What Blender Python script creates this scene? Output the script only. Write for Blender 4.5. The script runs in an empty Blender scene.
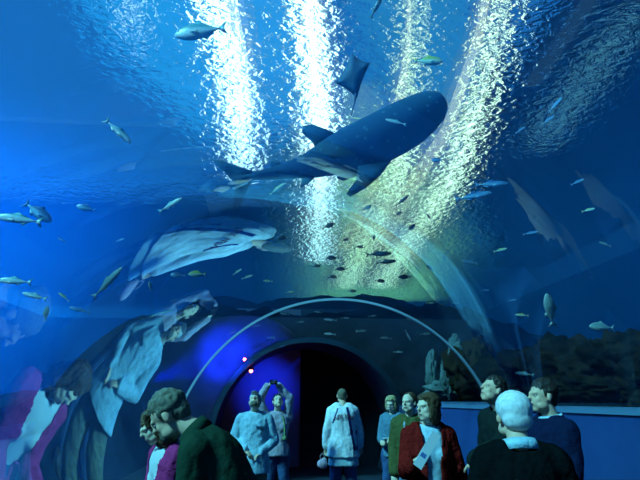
import bpy, bmesh, math, random
from mathutils import Vector, Matrix, noise
PI = math.pi
C = bpy.context.scene.collection
sc = bpy.context.scene

# ------------------------------------------------------------------ camera
FOC = 523.6; EYE = 1.62; VX, VY = 269.3, 400.0
def solve_cam():
    a = b = 0.0
    for _ in range(40):
        F = Vector((math.sin(a)*math.cos(b), math.cos(a)*math.cos(b), math.sin(b)))
        R = Vector((math.cos(a), -math.sin(a), 0)); U = R.cross(F)
        a += -(VX-(320+FOC*R.y/F.y))/FOC; b += (VY-(240-FOC*U.y/F.y))/FOC
    return F, R, U
CF, CR, CU = solve_cam()
cam = bpy.data.cameras.new('camera'); camo = bpy.data.objects.new('view_camera', cam); C.objects.link(camo)
cam.sensor_width = 36; cam.lens = FOC*36/640; cam.clip_end = 300; cam.clip_start = .05
camo.matrix_world = Matrix(((CR.x, CU.x, -CF.x, 0), (CR.y, CU.y, -CF.y, 0), (CR.z, CU.z, -CF.z, EYE), (0, 0, 0, 1)))
sc.camera = camo

# ------------------------------------------------------------------ world, light, exposure
sc.view_settings.view_transform = 'Standard'; sc.view_settings.look = 'None'
sc.view_settings.gamma = 1; sc.view_settings.use_curve_mapping = False
sc.view_settings.exposure = 0.15
cy = sc.cycles
cy.use_denoising = True; cy.max_bounces = 7; cy.diffuse_bounces = 2; cy.glossy_bounces = 3; cy.volume_bounces = 1
cy.transmission_bounces = 4; cy.transparent_max_bounces = 24
cy.caustics_refractive = False; cy.caustics_reflective = False; cy.sample_clamp_indirect = 4
w = bpy.data.worlds.new('world'); sc.world = w; w.use_nodes = True
w.node_tree.nodes['Background'].inputs[0].default_value = (.02, .16, .42, 1)
w.node_tree.nodes['Background'].inputs[1].default_value = 0.85
def lamp(name, kind, loc, target, color, energy, **kw):
    L = bpy.data.lights.new(name, kind); L.color = color; L.energy = energy
    for k, v in kw.items(): setattr(L, k, v)
    o = bpy.data.objects.new(name, L); C.objects.link(o); o.location = loc
    o.rotation_euler = (Vector(target)-Vector(loc)).to_track_quat('-Z', 'Y').to_euler()
    return o
lamp('hall_sun', 'SUN', (-6, -3.5, 6.5), (0, 0, 0), (.22, .80, 1), 46, angle=.12)
lamp('left_water_fill', 'SPOT', (-9, 13, 14), (-9, 15, 0), (.03, .40, 1), 420000, spot_size=1.7, spot_blend=1, shadow_soft_size=0)  # added blue fill, no fixture of the tank; brightens the water at left
lamp('corridor_blue_lamp', 'SPOT', (-.12, 12.5, 2.5), (-.08, 14.3, 1.95), (.01, .035, 1), 260, spot_size=1.0, spot_blend=1, shadow_soft_size=.1)
lamp('arch_blue_lamp', 'SPOT', (-1.7, 8.2, 1.9), (-1.0, 11.4, 2.55), (.01, .03, 1), 14000, spot_size=.4, spot_blend=.9, shadow_soft_size=.05)

# ------------------------------------------------------------------ helpers
def P(px, py, D):
    "point seen at this place of the picture, D metres ahead along the tunnel"
    d = CF + CR*((px-320)/FOC) + CU*((240-py)/FOC)
    return Vector((0, 0, EYE)) + d*(D/d.y)
def nt(name):
    m = bpy.data.materials.new(name); m.use_nodes = True; n = m.node_tree; n.nodes.clear()
    return m, n, n.nodes.new('ShaderNodeOutputMaterial')
def mat(name, col, rough=.8, col2=None, scale=8, bump=0, bscale=None, spec=.3, metal=0, sheen=0, detail=4):
    m, n, out = nt(name); N = n.nodes; K = n.links
    b = N.new('ShaderNodeBsdfPrincipled'); K.new(b.outputs[0], out.inputs[0])
    b.inputs['Base Color'].default_value = (*col, 1); b.inputs['Roughness'].default_value = rough
    b.inputs['Specular IOR Level'].default_value = spec; b.inputs['Metallic'].default_value = metal
    tc = N.new('ShaderNodeTexCoord')
    if col2:
        t = N.new('ShaderNodeTexNoise'); t.inputs['Scale'].default_value = scale; t.inputs['Detail'].default_value = detail
        K.new(tc.outputs['Object'], t.inputs[0])
        r = N.new('ShaderNodeValToRGB'); r.color_ramp.elements[0].position = .35; r.color_ramp.elements[1].position = .65
        r.color_ramp.elements[0].color = (*col, 1); r.color_ramp.elements[1].color = (*col2, 1)
        K.new(t.outputs[0], r.inputs[0]); K.new(r.outputs[0], b.inputs['Base Color'])
    if bump:
        t = N.new('ShaderNodeTexNoise'); t.inputs['Scale'].default_value = bscale or scale; t.inputs['Detail'].default_value = 5
        K.new(tc.outputs['Object'], t.inputs[0])
        q = N.new('ShaderNodeBump'); q.inputs['Strength'].default_value = bump; q.inputs['Distance'].default_value = .05
        K.new(t.outputs[0], q.inputs['Height']); K.new(q.outputs[0], b.inputs['Normal'])
    return m
def emis(name, col, s):
    m, n, out = nt(name); e = n.nodes.new('ShaderNodeEmission'); e.inputs[0].default_value = (*col, 1); e.inputs[1].default_value = s
    n.links.new(e.outputs[0], out.inputs[0]); m.cycles.emission_sampling = 'NONE'; return m
def link(name, me, m=None, parent=None, smooth=True):
    o = bpy.data.objects.new(name, me); C.objects.link(o)
    if m: me.materials.append(m)
    if smooth: me.polygons.foreach_set('use_smooth', [True]*len(me.polygons))
    if parent: o.parent = parent
    return o
def obj(name, bm, m=None, parent=None, smooth=False):
    bmesh.ops.recalc_face_normals(bm, faces=bm.faces)
    me = bpy.data.meshes.new(name); bm.to_mesh(me); bm.free()
    return link(name, me, m, parent, smooth)
def tag(o, label=None, cat=None, group=None, kind=None):
    if label: o['label'] = label
    if cat: o['category'] = cat
    if group: o['group'] = group
    if kind: o['kind'] = kind
    return o
def struct(o, label=None): return tag(o, label, kind='structure')
def empty(name, loc=(0, 0, 0), rz=0):
    o = bpy.data.objects.new(name, None); C.objects.link(o); o.location = loc; o.rotation_euler = (0, 0, rz)
    o.empty_display_size = .1; return o
def box(bm, a, b):
    vs = [bm.verts.new((x, y, z)) for x in (a[0], b[0]) for y in (a[1], b[1]) for z in (a[2], b[2])]
    for f in ((0, 1, 3, 2), (4, 6, 7, 5), (0, 4, 5, 1), (2, 3, 7, 6), (0, 2, 6, 4), (1, 5, 7, 3)): bm.faces.new([vs[i] for i in f])
def copy_tree(o, parent=None):
    c = o.copy(); C.objects.link(c)
    if parent: c.parent = parent
    for ch in [x for x in bpy.data.objects if x.parent == o and x != c]: copy_tree(ch, c)
    return c

# ------------------------------------------------------------------ the tunnel
TR, TX, TZ = 2.026, .865, EYE-.788          # radius and axis of the acrylic vault
Y0, YJ, YE = -4.0, 6.62, 11.4               # start, bright joint, far end
ZL, ZR = .86, 1.56                          # sill heights left and right
AL = PI + math.asin((TZ-ZL)/TR)             # vault angles measured from +x
AR = math.asin((ZR-TZ)/TR)
def arc(r, a0, a1, n): return [(TX+r*math.cos(a0+(a1-a0)*i/n), TZ+r*math.sin(a0+(a1-a0)*i/n)) for i in range(n+1)]
def sweep(bm, prof, ys, closed=False):
    rows = [[bm.verts.new((x, y, z)) for x, z in prof] for y in ys]
    n = len(prof)
    for i in range(len(ys)-1):
        for j in range(n if closed else n-1):
            bm.faces.new((rows[i][j], rows[i][(j+1) % n], rows[i+1][(j+1) % n], rows[i+1][j]))
    return rows
def ring(r0, r1, a0, a1, y0, y1, n=96):
    bm = bmesh.new()
    prof = arc(r0, a0, a1, n) + arc(r1, a1, a0, n)
    rows = sweep(bm, prof, (y0, y1), True)
    for r in rows: bm.faces.new(r)
    return bm
# acrylic: clear, seen straight through, mirrors more at a slant
m, n, out = nt('acrylic'); N = n.nodes; K = n.links
fr = N.new('ShaderNodeFresnel'); fr.inputs[0].default_value = 1.49
mu = N.new('ShaderNodeMath'); mu.operation = 'MULTIPLY'; mu.operation = 'POWER'; mu.inputs[1].default_value = 3.0; K.new(fr.outputs[0], mu.inputs[0])
m2 = N.new('ShaderNodeMath'); m2.operation = 'MULTIPLY'; m2.inputs[1].default_value = 115; K.new(mu.outputs[0], m2.inputs[0])
mu = N.new('ShaderNodeMath'); mu.operation = 'MINIMUM'; mu.inputs[1].default_value = .6; K.new(m2.outputs[0], mu.inputs[0])
tr = N.new('ShaderNodeBsdfTransparent'); gl = N.new('ShaderNodeBsdfGlossy'); gl.inputs['Roughness'].default_value = .0
gl.inputs[0].default_value = (.85, .95, 1, 1)
mx = N.new('ShaderNodeMixShader'); K.new(mu.outputs[0], mx.inputs[0]); K.new(tr.outputs[0], mx.inputs[1]); K.new(gl.outputs[0], mx.inputs[2]); K.new(mx.outputs[0], out.inputs[0])
ACR = m
for i, (ya, yb) in enumerate(((Y0, YJ-.02), (YJ+.02, YE))):
    bm = bmesh.new(); sweep(bm, arc(TR, AR, AL, 160), (ya, yb))
    o = obj('window_%d' % (i+1), bm, ACR, smooth=True)
    struct(o)
    me = o.data
    if me.polygons[80].normal.z > 0: me.flip_normals()
M_joint = mat('joint_metal', (.45, .62, .68), .45, spec=.5)
M_joint2 = mat('joint_dark', (.012, .03, .05), .5)
struct(obj('trim_1', ring(TR-.014, TR+.012, AR, AL, YJ-.02, YJ+.02), M_joint, smooth=False))
struct(obj('trim_2', ring(TR-.06, TR+.05, AR, AL, YE-.10, YE+.02), M_joint2))
# floor, side walls with ledges
M_floor = mat('floor_carpet', (.010, .016, .024), 1, (.015, .024, .034), 30, spec=.02)
bm = bmesh.new(); box(bm, (-1.9, Y0, -.1), (4.2, 22, 0)); struct(obj('floor', bm, M_floor))
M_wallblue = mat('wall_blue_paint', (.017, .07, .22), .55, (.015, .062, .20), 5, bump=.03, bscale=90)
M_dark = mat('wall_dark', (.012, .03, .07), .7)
M_ledge = mat('ledge', (.12, .27, .42), .6)
xr = TX + TR*math.cos(AR); xl = TX - TR*math.cos(AL-PI)
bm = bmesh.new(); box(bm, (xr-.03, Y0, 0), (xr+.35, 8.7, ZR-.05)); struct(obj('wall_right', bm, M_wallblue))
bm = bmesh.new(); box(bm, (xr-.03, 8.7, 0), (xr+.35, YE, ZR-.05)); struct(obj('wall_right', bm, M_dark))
bm = bmesh.new(); box(bm, (xl-.3, Y0, 0), (xl+.03, YE, ZL-.05)); struct(obj('wall_left', bm, M_dark))
bm = bmesh.new(); box(bm, (xr-.05, Y0, ZR-.05), (xr+.36, 8.7, ZR)); struct(obj('trim_3', bm, M_ledge))
bm = bmesh.new(); box(bm, (xl-.3, Y0, ZL-.05), (xl+.05, YE, ZL)); struct(obj('trim_4', bm, M_joint2))
bm = bmesh.new(); box(bm, (xl-.8, Y0-.2, 0), (xr+.8, Y0, 3.6)); struct(obj('wall_front', bm, M_dark))
# corridor after the tunnel
bm = bmesh.new(); sweep(bm, arc(TR+.05, -.42, PI+.42, 60), (YE, 21.5))
struct(obj('ceiling', bm, mat('corridor_shell', (.05, .06, .10), .8), smooth=True))
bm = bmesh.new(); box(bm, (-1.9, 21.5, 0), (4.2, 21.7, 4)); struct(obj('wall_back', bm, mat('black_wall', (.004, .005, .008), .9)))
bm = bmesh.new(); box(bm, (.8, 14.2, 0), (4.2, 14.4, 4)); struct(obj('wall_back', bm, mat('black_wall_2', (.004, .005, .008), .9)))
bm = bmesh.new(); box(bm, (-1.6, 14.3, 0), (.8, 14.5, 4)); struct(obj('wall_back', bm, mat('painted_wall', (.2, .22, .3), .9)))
# blue lit bay on the left just past the arch
b = bmesh.new(); bmesh.ops.create_uvsphere(b, u_segments=12, v_segments=8, radius=.045); o = obj('bulb', b, emis('red_glow', (1, .25, .22), 5), None, True)
q = P(251, 371, 12.6); t = empty('corridor_lamp', q); o.parent = t; b = bmesh.new(); bmesh.ops.create_cone(b, cap_ends=True, segments=16, radius1=.07, radius2=.04, depth=.06, matrix=Matrix.Translation((0, 0, .06))); obj('lamp_housing', b, M_joint2, t, True)
tag(t, 'small glowing pinkish red lamp on the dark corridor wall above the bearded man', 'lamp')
lamp('red_lamp_light', 'POINT', q+Vector((.12, -.1, -.05)), q, (1, .08, .10), 1.6, shadow_soft_size=.03)
# ------------------------------------------------------------------ the tank
WX0, WX1, WY0, WY1, ZS, ZB = -18., 16., -8., 44., 8., -1.
def water_mat():
    m, n, out = nt('water_volume')
    s = n.nodes.new('ShaderNodeVolumeScatter'); a = n.nodes.new('ShaderNodeVolumeAbsorption'); ad = n.nodes.new('ShaderNodeAddShader')
    s.inputs['Color'].default_value = (.02, .33, 1, 1); s.inputs['Density'].default_value = .018; s.inputs['Anisotropy'].default_value = .2
    a.inputs['Color'].default_value = (.25, .8, 1, 1); a.inputs['Density'].default_value = .05
    n.links.new(s.outputs[0], ad.inputs[0]); n.links.new(a.outputs[0], ad.inputs[1]); n.links.new(ad.outputs[0], out.inputs['Volume'])
    return m
bm = bmesh.new()
# box with a notch running through it for the tunnel: an extruded profile
ex = .012
def notch(R_): return [(WX0, ZB), (WX0, ZS), (WX1, ZS), (WX1, ZB), (xr+.37, ZB), (xr+.37, ZR+.006)] + arc(R_, AR+.006, AL-.006, 80) + [(xl-.31, ZL+.006), (xl-.31, ZB)]
pr = notch(TR+ex)
rows = sweep(bm, pr, (Y0, YE+.03), True)
for r in rows: bm.faces.new(r)
o = obj('water', bm, water_mat()); tag(o, 'clear blue aquarium water filling the tank around the tunnel', 'water', kind='stuff')
bm = bmesh.new(); rows = sweep(bm, notch(TR+.12), (YE+.04, WY1), True)
for q in rows: bm.faces.new(q)
o = obj('water', bm, water_mat())
tag(o, 'deep blue aquarium water in the tank beyond the tunnel end', 'water', kind='stuff')
# bulkhead of rock over the corridor (kept inside the far water)
# rippled surface
m, n, out = nt('water_surface'); N = n.nodes; K = n.links
tc = N.new('ShaderNodeTexCoord'); sep = N.new('ShaderNodeSeparateXYZ'); K.new(tc.outputs['Object'], sep.inputs[0])
def math_(op, a, b=None):
    q = N.new('ShaderNodeMath'); q.operation = op
    for i, v in enumerate((a, b)):
        if v is None: continue
        if isinstance(v, (int, float)): q.inputs[i].default_value = v
        else: K.new(v, q.inputs[i])
    return q.outputs[0]
yy = math_('ADD', sep.outputs[1], 2.0); lg = math_('MULTIPLY', math_('LOGARITHM', yy, 2.718), 13.0)   # waves stretched with distance to counter foreshortening
xx = math_('MULTIPLY', sep.outputs[0], .85)
cb = N.new('ShaderNodeCombineXYZ'); K.new(xx, cb.inputs[0]); K.new(lg, cb.inputs[1])
t1 = N.new('ShaderNodeTexNoise'); t1.inputs['Scale'].default_value = 5.6; t1.inputs['Detail'].default_value = 3; t1.inputs['Distortion'].default_value = .6; K.new(cb.outputs[0], t1.inputs[0])
bp = N.new('ShaderNodeBump'); bp.inputs['Strength'].default_value = 1; bp.inputs['Distance'].default_value = .095; K.new(t1.outputs[0], bp.inputs['Height'])
rf = N.new('ShaderNodeBsdfRefraction'); rf.inputs['IOR'].default_value = 1.33; rf.inputs['Roughness'].default_value = 0; rf.inputs[0].default_value = (.6, .85, 1, 1); K.new(bp.outputs[0], rf.inputs['Normal'])
tr = N.new('ShaderNodeBsdfTransparent'); mx = N.new('ShaderNodeMixShader'); mx.inputs[0].default_value = .1
K.new(rf.outputs[0], mx.inputs[1]); K.new(tr.outputs[0], mx.inputs[2]); K.new(mx.outputs[0], out.inputs[0])
bm = bmesh.new(); vs = [bm.verts.new(v) for v in ((WX0-.3, WY0, ZS+.01), (WX0-.3, WY1+.3, ZS+.01), (WX1+.3, WY1+.3, ZS+.01), (WX1+.3, WY0, ZS+.01))]; bm.faces.new(vs)
me = bpy.data.meshes.new('water_surface'); bm.to_mesh(me); bm.free()
if me.polygons[0].normal.z > 0: me.flip_normals()
WS = link('water_surface', me, m, smooth=False); struct(WS)
# hall lamp strips and added glow panels above the water; each strip sits where its glitter path is
ZP = 11.5
def through(px, py):
    d = CF + CR*((px-320)/FOC) + CU*((240-py)/FOC); d.normalize()
    s = Vector((0, 0, EYE)) + d*((ZS-EYE)/d.z)
    h = Vector((d.x, d.y, 0))/1.33; v = math.sqrt(1-h.length_squared)
    return s + Vector((h.x, h.y, v))*((ZP-ZS)/v)
def panel(pts, wd, col, s, dz=0):
    bm = bmesh.new(); prev = None
    for i, (px, py) in enumerate(pts):
        a = through(px-wd[i], py); b = through(px+wd[i], py); a.z += dz; b.z += dz
        q = [bm.verts.new(a), bm.verts.new(b), bm.verts.new(b+Vector((0, 0, .1))), bm.verts.new(a+Vector((0, 0, .1)))]
        if prev:
            for k in range(4): bm.faces.new((prev[k], prev[(k+1) % 4], q[(k+1) % 4], q[k]))
        else: bm.faces.new(q)
        prev = q
    bm.faces.new(prev)
    return obj('lamp_glow_panel', bm, emis('panel_light', col, s))
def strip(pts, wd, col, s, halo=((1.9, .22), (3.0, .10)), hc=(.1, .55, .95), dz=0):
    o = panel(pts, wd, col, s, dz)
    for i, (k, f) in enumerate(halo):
        h = panel(pts, [x*k for x in wd], tuple(a*(1-i*.4)+b*i*.4 for a, b in zip(col, hc)), s*f, dz+.12*(i+1)); h.name = 'soft_halo'; h.parent = o  # glowing halo panels added round a strip to soften its edge
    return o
def gl_(o, l): tag(o, l, 'light', 'lamp strips above the water')
gl_(strip([(196, -40), (226, 50), (238, 110), (244, 175)], [6, 7, 7, 5], (.85, .97, 1), 5), 'broad white lamp strip glittering through the ripples, furthest left')
gl_(strip([(305, -40), (312, 60), (322, 170), (319, 262)], [7, 7, 8, 5], (.9, 1, .9), 5), 'white lamp strip glittering through the ripples above the shark tail')
gl_(strip([(512, -40), (484, 90), (452, 180), (410, 240), (380, 288)], [3, 4, 6, 8, 8], (1, 1, .6), 3.2, hc=(.2, .5, .45)), 'long greenish lamp strip glittering to the right of the shark head')
gl_(strip([(414, -40), (412, 90), (400, 170), (372, 230), (345, 288)], [1.5, 2, 6, 8, 8], (.95, 1, .55), 3.2, hc=(.2, .5, .45)), 'greenish lamp strip hidden partly behind the shark head')
gl_(strip([(128, -40), (130, 5), (136, 45)], [3, 3, 2], (.8, .95, 1), 1.6, halo=()), 'faint short lamp strip near the upper left corner')
gl_(strip([(640, 20), (610, 60), (540, 150)], [6, 8, 8], (.3, .7, .7), .35, dz=.4), 'dim lamp strip glittering faintly in the upper right')
gl_(strip([(345, 150), (370, 200), (378, 250), (370, 302)], [18, 36, 45, 40], (.55, 1, .42), 1.2, halo=((1.35, .78), (1.7, .52), (2.1, .28), (2.6, .13)), hc=(.15, .5, .5), dz=.4), 'wide green glow panel added behind the shark')  # emissive panel standing in for the soft green glow in the water
gl_(panel([(120, -60), (165, 60), (225, 150)], [85, 65, 25], (.04, .5, 1), .7, .9), 'dim blue glow panel added beside the furthest left strip')  # added glow, brings ripple contrast to the upper left surface
gl_(panel([(270, -60), (280, 60), (285, 150)], [60, 50, 30], (.06, .5, 1), .7, 1.0), 'wide dim blue glow panel added between the two white strips')  # added glow, brightens the rippled surface between the strips
gl_(panel([(400, -60), (420, 60), (430, 140)], [60, 60, 40], (.06, .45, .85), .5, 1.0), 'dim blue glow panel added above the shark head')  # added glow over the shark head, lifts the surface colour there
# slab added to keep sun off the far and right side of the tank
M_shade_slab = mat('shade_slab', (.02, .03, .05), .9)
bm = bmesh.new(); box(bm, (6.5, WY0, 13), (WX1+8, WY1, 13.2)); box(bm, (WX0, 21, 13), (6.5, WY1, 13.2)); struct(obj('shade_slab', bm, M_shade_slab))
# tank walls, bed
M_tank = mat('tank_wall', (.004, .03, .08), 1, (.006, .04, .1), .3, spec=0)
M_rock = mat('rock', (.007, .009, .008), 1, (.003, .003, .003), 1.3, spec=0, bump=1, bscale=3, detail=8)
bm = bmesh.new()
box(bm, (WX0-.3, WY0, ZB), (WX0-.004, WY1, ZS+.005)); struct(obj('tank_wall', bm, M_tank))
bm = bmesh.new(); box(bm, (WX1+.004, WY0, ZB), (WX1+.3, WY1, ZS+.005)); struct(obj('tank_wall', bm, M_tank))
bm = bmesh.new(); box(bm, (WX0, WY1+.004, ZB), (WX1, WY1+.3, ZS+.005)); struct(obj('tank_wall', bm, M_tank))
def terrain(name, x0, x1, y0, y1, nx, ny, f, m):
    bm = bmesh.new(); g = [[bm.verts.new((x0+(x1-x0)*i/nx, y0+(y1-y0)*j/ny, f(x0+(x1-x0)*i/nx, y0+(y1-y0)*j/ny))) for i in range(nx+1)] for j in range(ny+1)]
    for j in range(ny):
        for i in range(nx): bm.faces.new((g[j][i], g[j][i+1], g[j+1][i+1], g[j+1][i]))
    me = bpy.data.meshes.new(name); bm.to_mesh(me); bm.free(); return link(name, me, m)
def nz(x, y, s, o=4): return noise.fractal(Vector((x*s, y*s, 3.7)), .9, 2.1, o)
def bedL(x, y):
    h = -.6 + .35*nz(x, y, .35)
    return h
def bedR(x, y):
    t = min(1, max(0, (x-3.1)/4)); h = 1.35 + 1.0*t + (.45*nz(x, y, .5) + .12*nz(x, y, 2.2))*min(1, (x-3.0)*.8+.15)
    return h
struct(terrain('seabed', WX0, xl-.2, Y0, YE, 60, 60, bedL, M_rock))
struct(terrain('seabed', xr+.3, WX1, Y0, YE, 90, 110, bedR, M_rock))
def bulk(x, y):
    e = math.exp(-((x-1.2)/4.5)**2)
    t = min(1, (y-YE)/5.5)
    base = 3.2 + (1.45*t + .5*nz(x, y, .5) + .15*nz(x, y, 2))*1
    left = 1.0 + .5*nz(x, y, .5)
    right = 2.6 + .5*nz(x, y, .5)
    o = left if x < 1.2 else right
    return o + (max(base, o)-o)*min(1, e*1.6)
struct(terrain('seabed', WX0, WX1, YE+.05, WY1, 120, 90, bulk, M_rock))
# rock face round the corridor mouth, standing on the end of the tunnel
bm = bmesh.new()
n_ = 60; inn = arc(TR+.08, -.4, PI+.4, n_)
o1 = [bm.verts.new((x, YE+.02, z)) for x, z in inn]; o2 = []
for i, (x, z) in enumerate(inn):
    X = x; Zt = bulk(max(WX0, min(WX1, TX+(x-TX)*1.9)), YE+.05)
    a = -.4+(PI+.8)*i/n_
    o2.append(bm.verts.new((TX+(TR+1.4)*math.cos(a)*1.6, YE+.05, max(-.5, min(3.35, TZ+(TR+1.4)*math.sin(a))))))
for i in range(n_): bm.faces.new((o1[i], o1[i+1], o2[i+1], o2[i]))
me_o = obj('rock_face', bm, mat('rock_face', (.05, .06, .08), .95, (.02, .025, .03), 2, bump=1, bscale=4)); struct(me_o)
# ------------------------------------------------------------------ people
from mathutils.bvhtree import BVHTree
from mathutils import Euler
def ell(bm, c, r, M=None, seg=18, rot=None):
    "ellipsoid"
    T = Matrix.Translation(Vector(c))
    if rot: T = T @ Euler(rot).to_matrix().to_4x4()
    T = T @ Matrix.Diagonal((*r, 1)) if not isinstance(r, (int, float)) else T @ Matrix.Scale(r, 4)
    if M is not None: T = M @ T
    bmesh.ops.create_uvsphere(bm, u_segments=seg, v_segments=max(8, seg*2//3), radius=1, matrix=T)
def limb(bm, pts, rad, seg=16):
    "capsules through the points, tapering"
    pts = [Vector(p) for p in pts]
    for p, r in zip(pts, rad): ell(bm, p, r*1.0, seg=seg)
    for a, b, ra, rb in zip(pts, pts[1:], rad, rad[1:]):
        d = b-a; L = d.length
        if L < 1e-5: continue
        M = Matrix.Translation((a+b)/2) @ d.to_track_quat('Z', 'Y').to_matrix().to_4x4()
        bmesh.ops.create_cone(bm, cap_ends=True, segments=seg, radius1=ra, radius2=rb, depth=L, matrix=M)
def stack(bm, secs, seg=28):
    "closed loft: (centre, rx, ry, tilt about x)"
    rows = []
    for c, rx, ry, a in secs:
        R = Euler((a, 0, 0)).to_matrix(); row = []
        for i in range(seg):
            t = 2*PI*i/seg; ct, st = math.cos(t), math.sin(t)
            row.append(bm.verts.new(Vector(c) + R @ Vector((rx*math.copysign(abs(ct)**.85, ct), ry*math.copysign(abs(st)**.85, st), 0))))
        rows.append(row)
    for a, b in zip(rows, rows[1:]):
        for i in range(seg): bm.faces.new((a[i], a[(i+1) % seg], b[(i+1) % seg], b[i]))
    bm.faces.new(rows[0][::-1]); bm.faces.new(rows[-1])
def remesh(bm, voxel, smooth=2, wr=0, wscale=9, seed=0, solid=0, cut=None, cutz=None):
    "one continuous skin round all the overlapping volumes"
    bmesh.ops.recalc_face_normals(bm, faces=bm.faces)
    me = bpy.data.meshes.new('tmp'); bm.to_mesh(me); bm.free()
    t = bpy.data.objects.new('tmp', me); C.objects.link(t)
    r = t.modifiers.new('r', 'REMESH'); r.mode = 'VOXEL'; r.voxel_size = voxel; r.use_smooth_shade = True
    if smooth:
        q = t.modifiers.new('s', 'SMOOTH'); q.factor = .5; q.iterations = smooth
    dg = bpy.context.evaluated_depsgraph_get(); dg.update()
    out = bpy.data.meshes.new_from_object(t.evaluated_get(dg)); bpy.data.objects.remove(t); bpy.data.meshes.remove(me)
    if wr or cut:
        b = bmesh.new(); b.from_mesh(out)
        if wr:
            b.normal_update()
            for v in b.verts:
                p = v.co*wscale + Vector((seed*7.1, seed*3.3, 0)); p.z *= .55
                v.co += v.normal*wr*(noise.noise(p)+.5*noise.noise(p*2.3))
        if cut:
            bmesh.ops.delete(b, geom=[f for f in b.faces if cut(f.calc_center_median())], context='FACES')
            if solid:
                g = bmesh.ops.solidify(b, geom=b.faces[:], thickness=solid)
        b.to_mesh(out); b.free()
    return out
SK = mat('skin', (.80, .50, .34), .6, (.74, .45, .30), 14)
SKP = mat('skin_pale', (.86, .62, .44), .6, (.8, .55, .4), 14)
EYEM = mat('eye_white', (.7, .7, .68), .3); PUP = mat('pupil', (.02, .015, .01), .2); LIP = mat('lip', (.42, .17, .15), .5)
def cloth(name, c, c2=None, sc=26, b=.35): return mat(name, c, .85, c2 or tuple(x*.8 for x in c), sc, bump=b, bscale=18, spec=.0)
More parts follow.
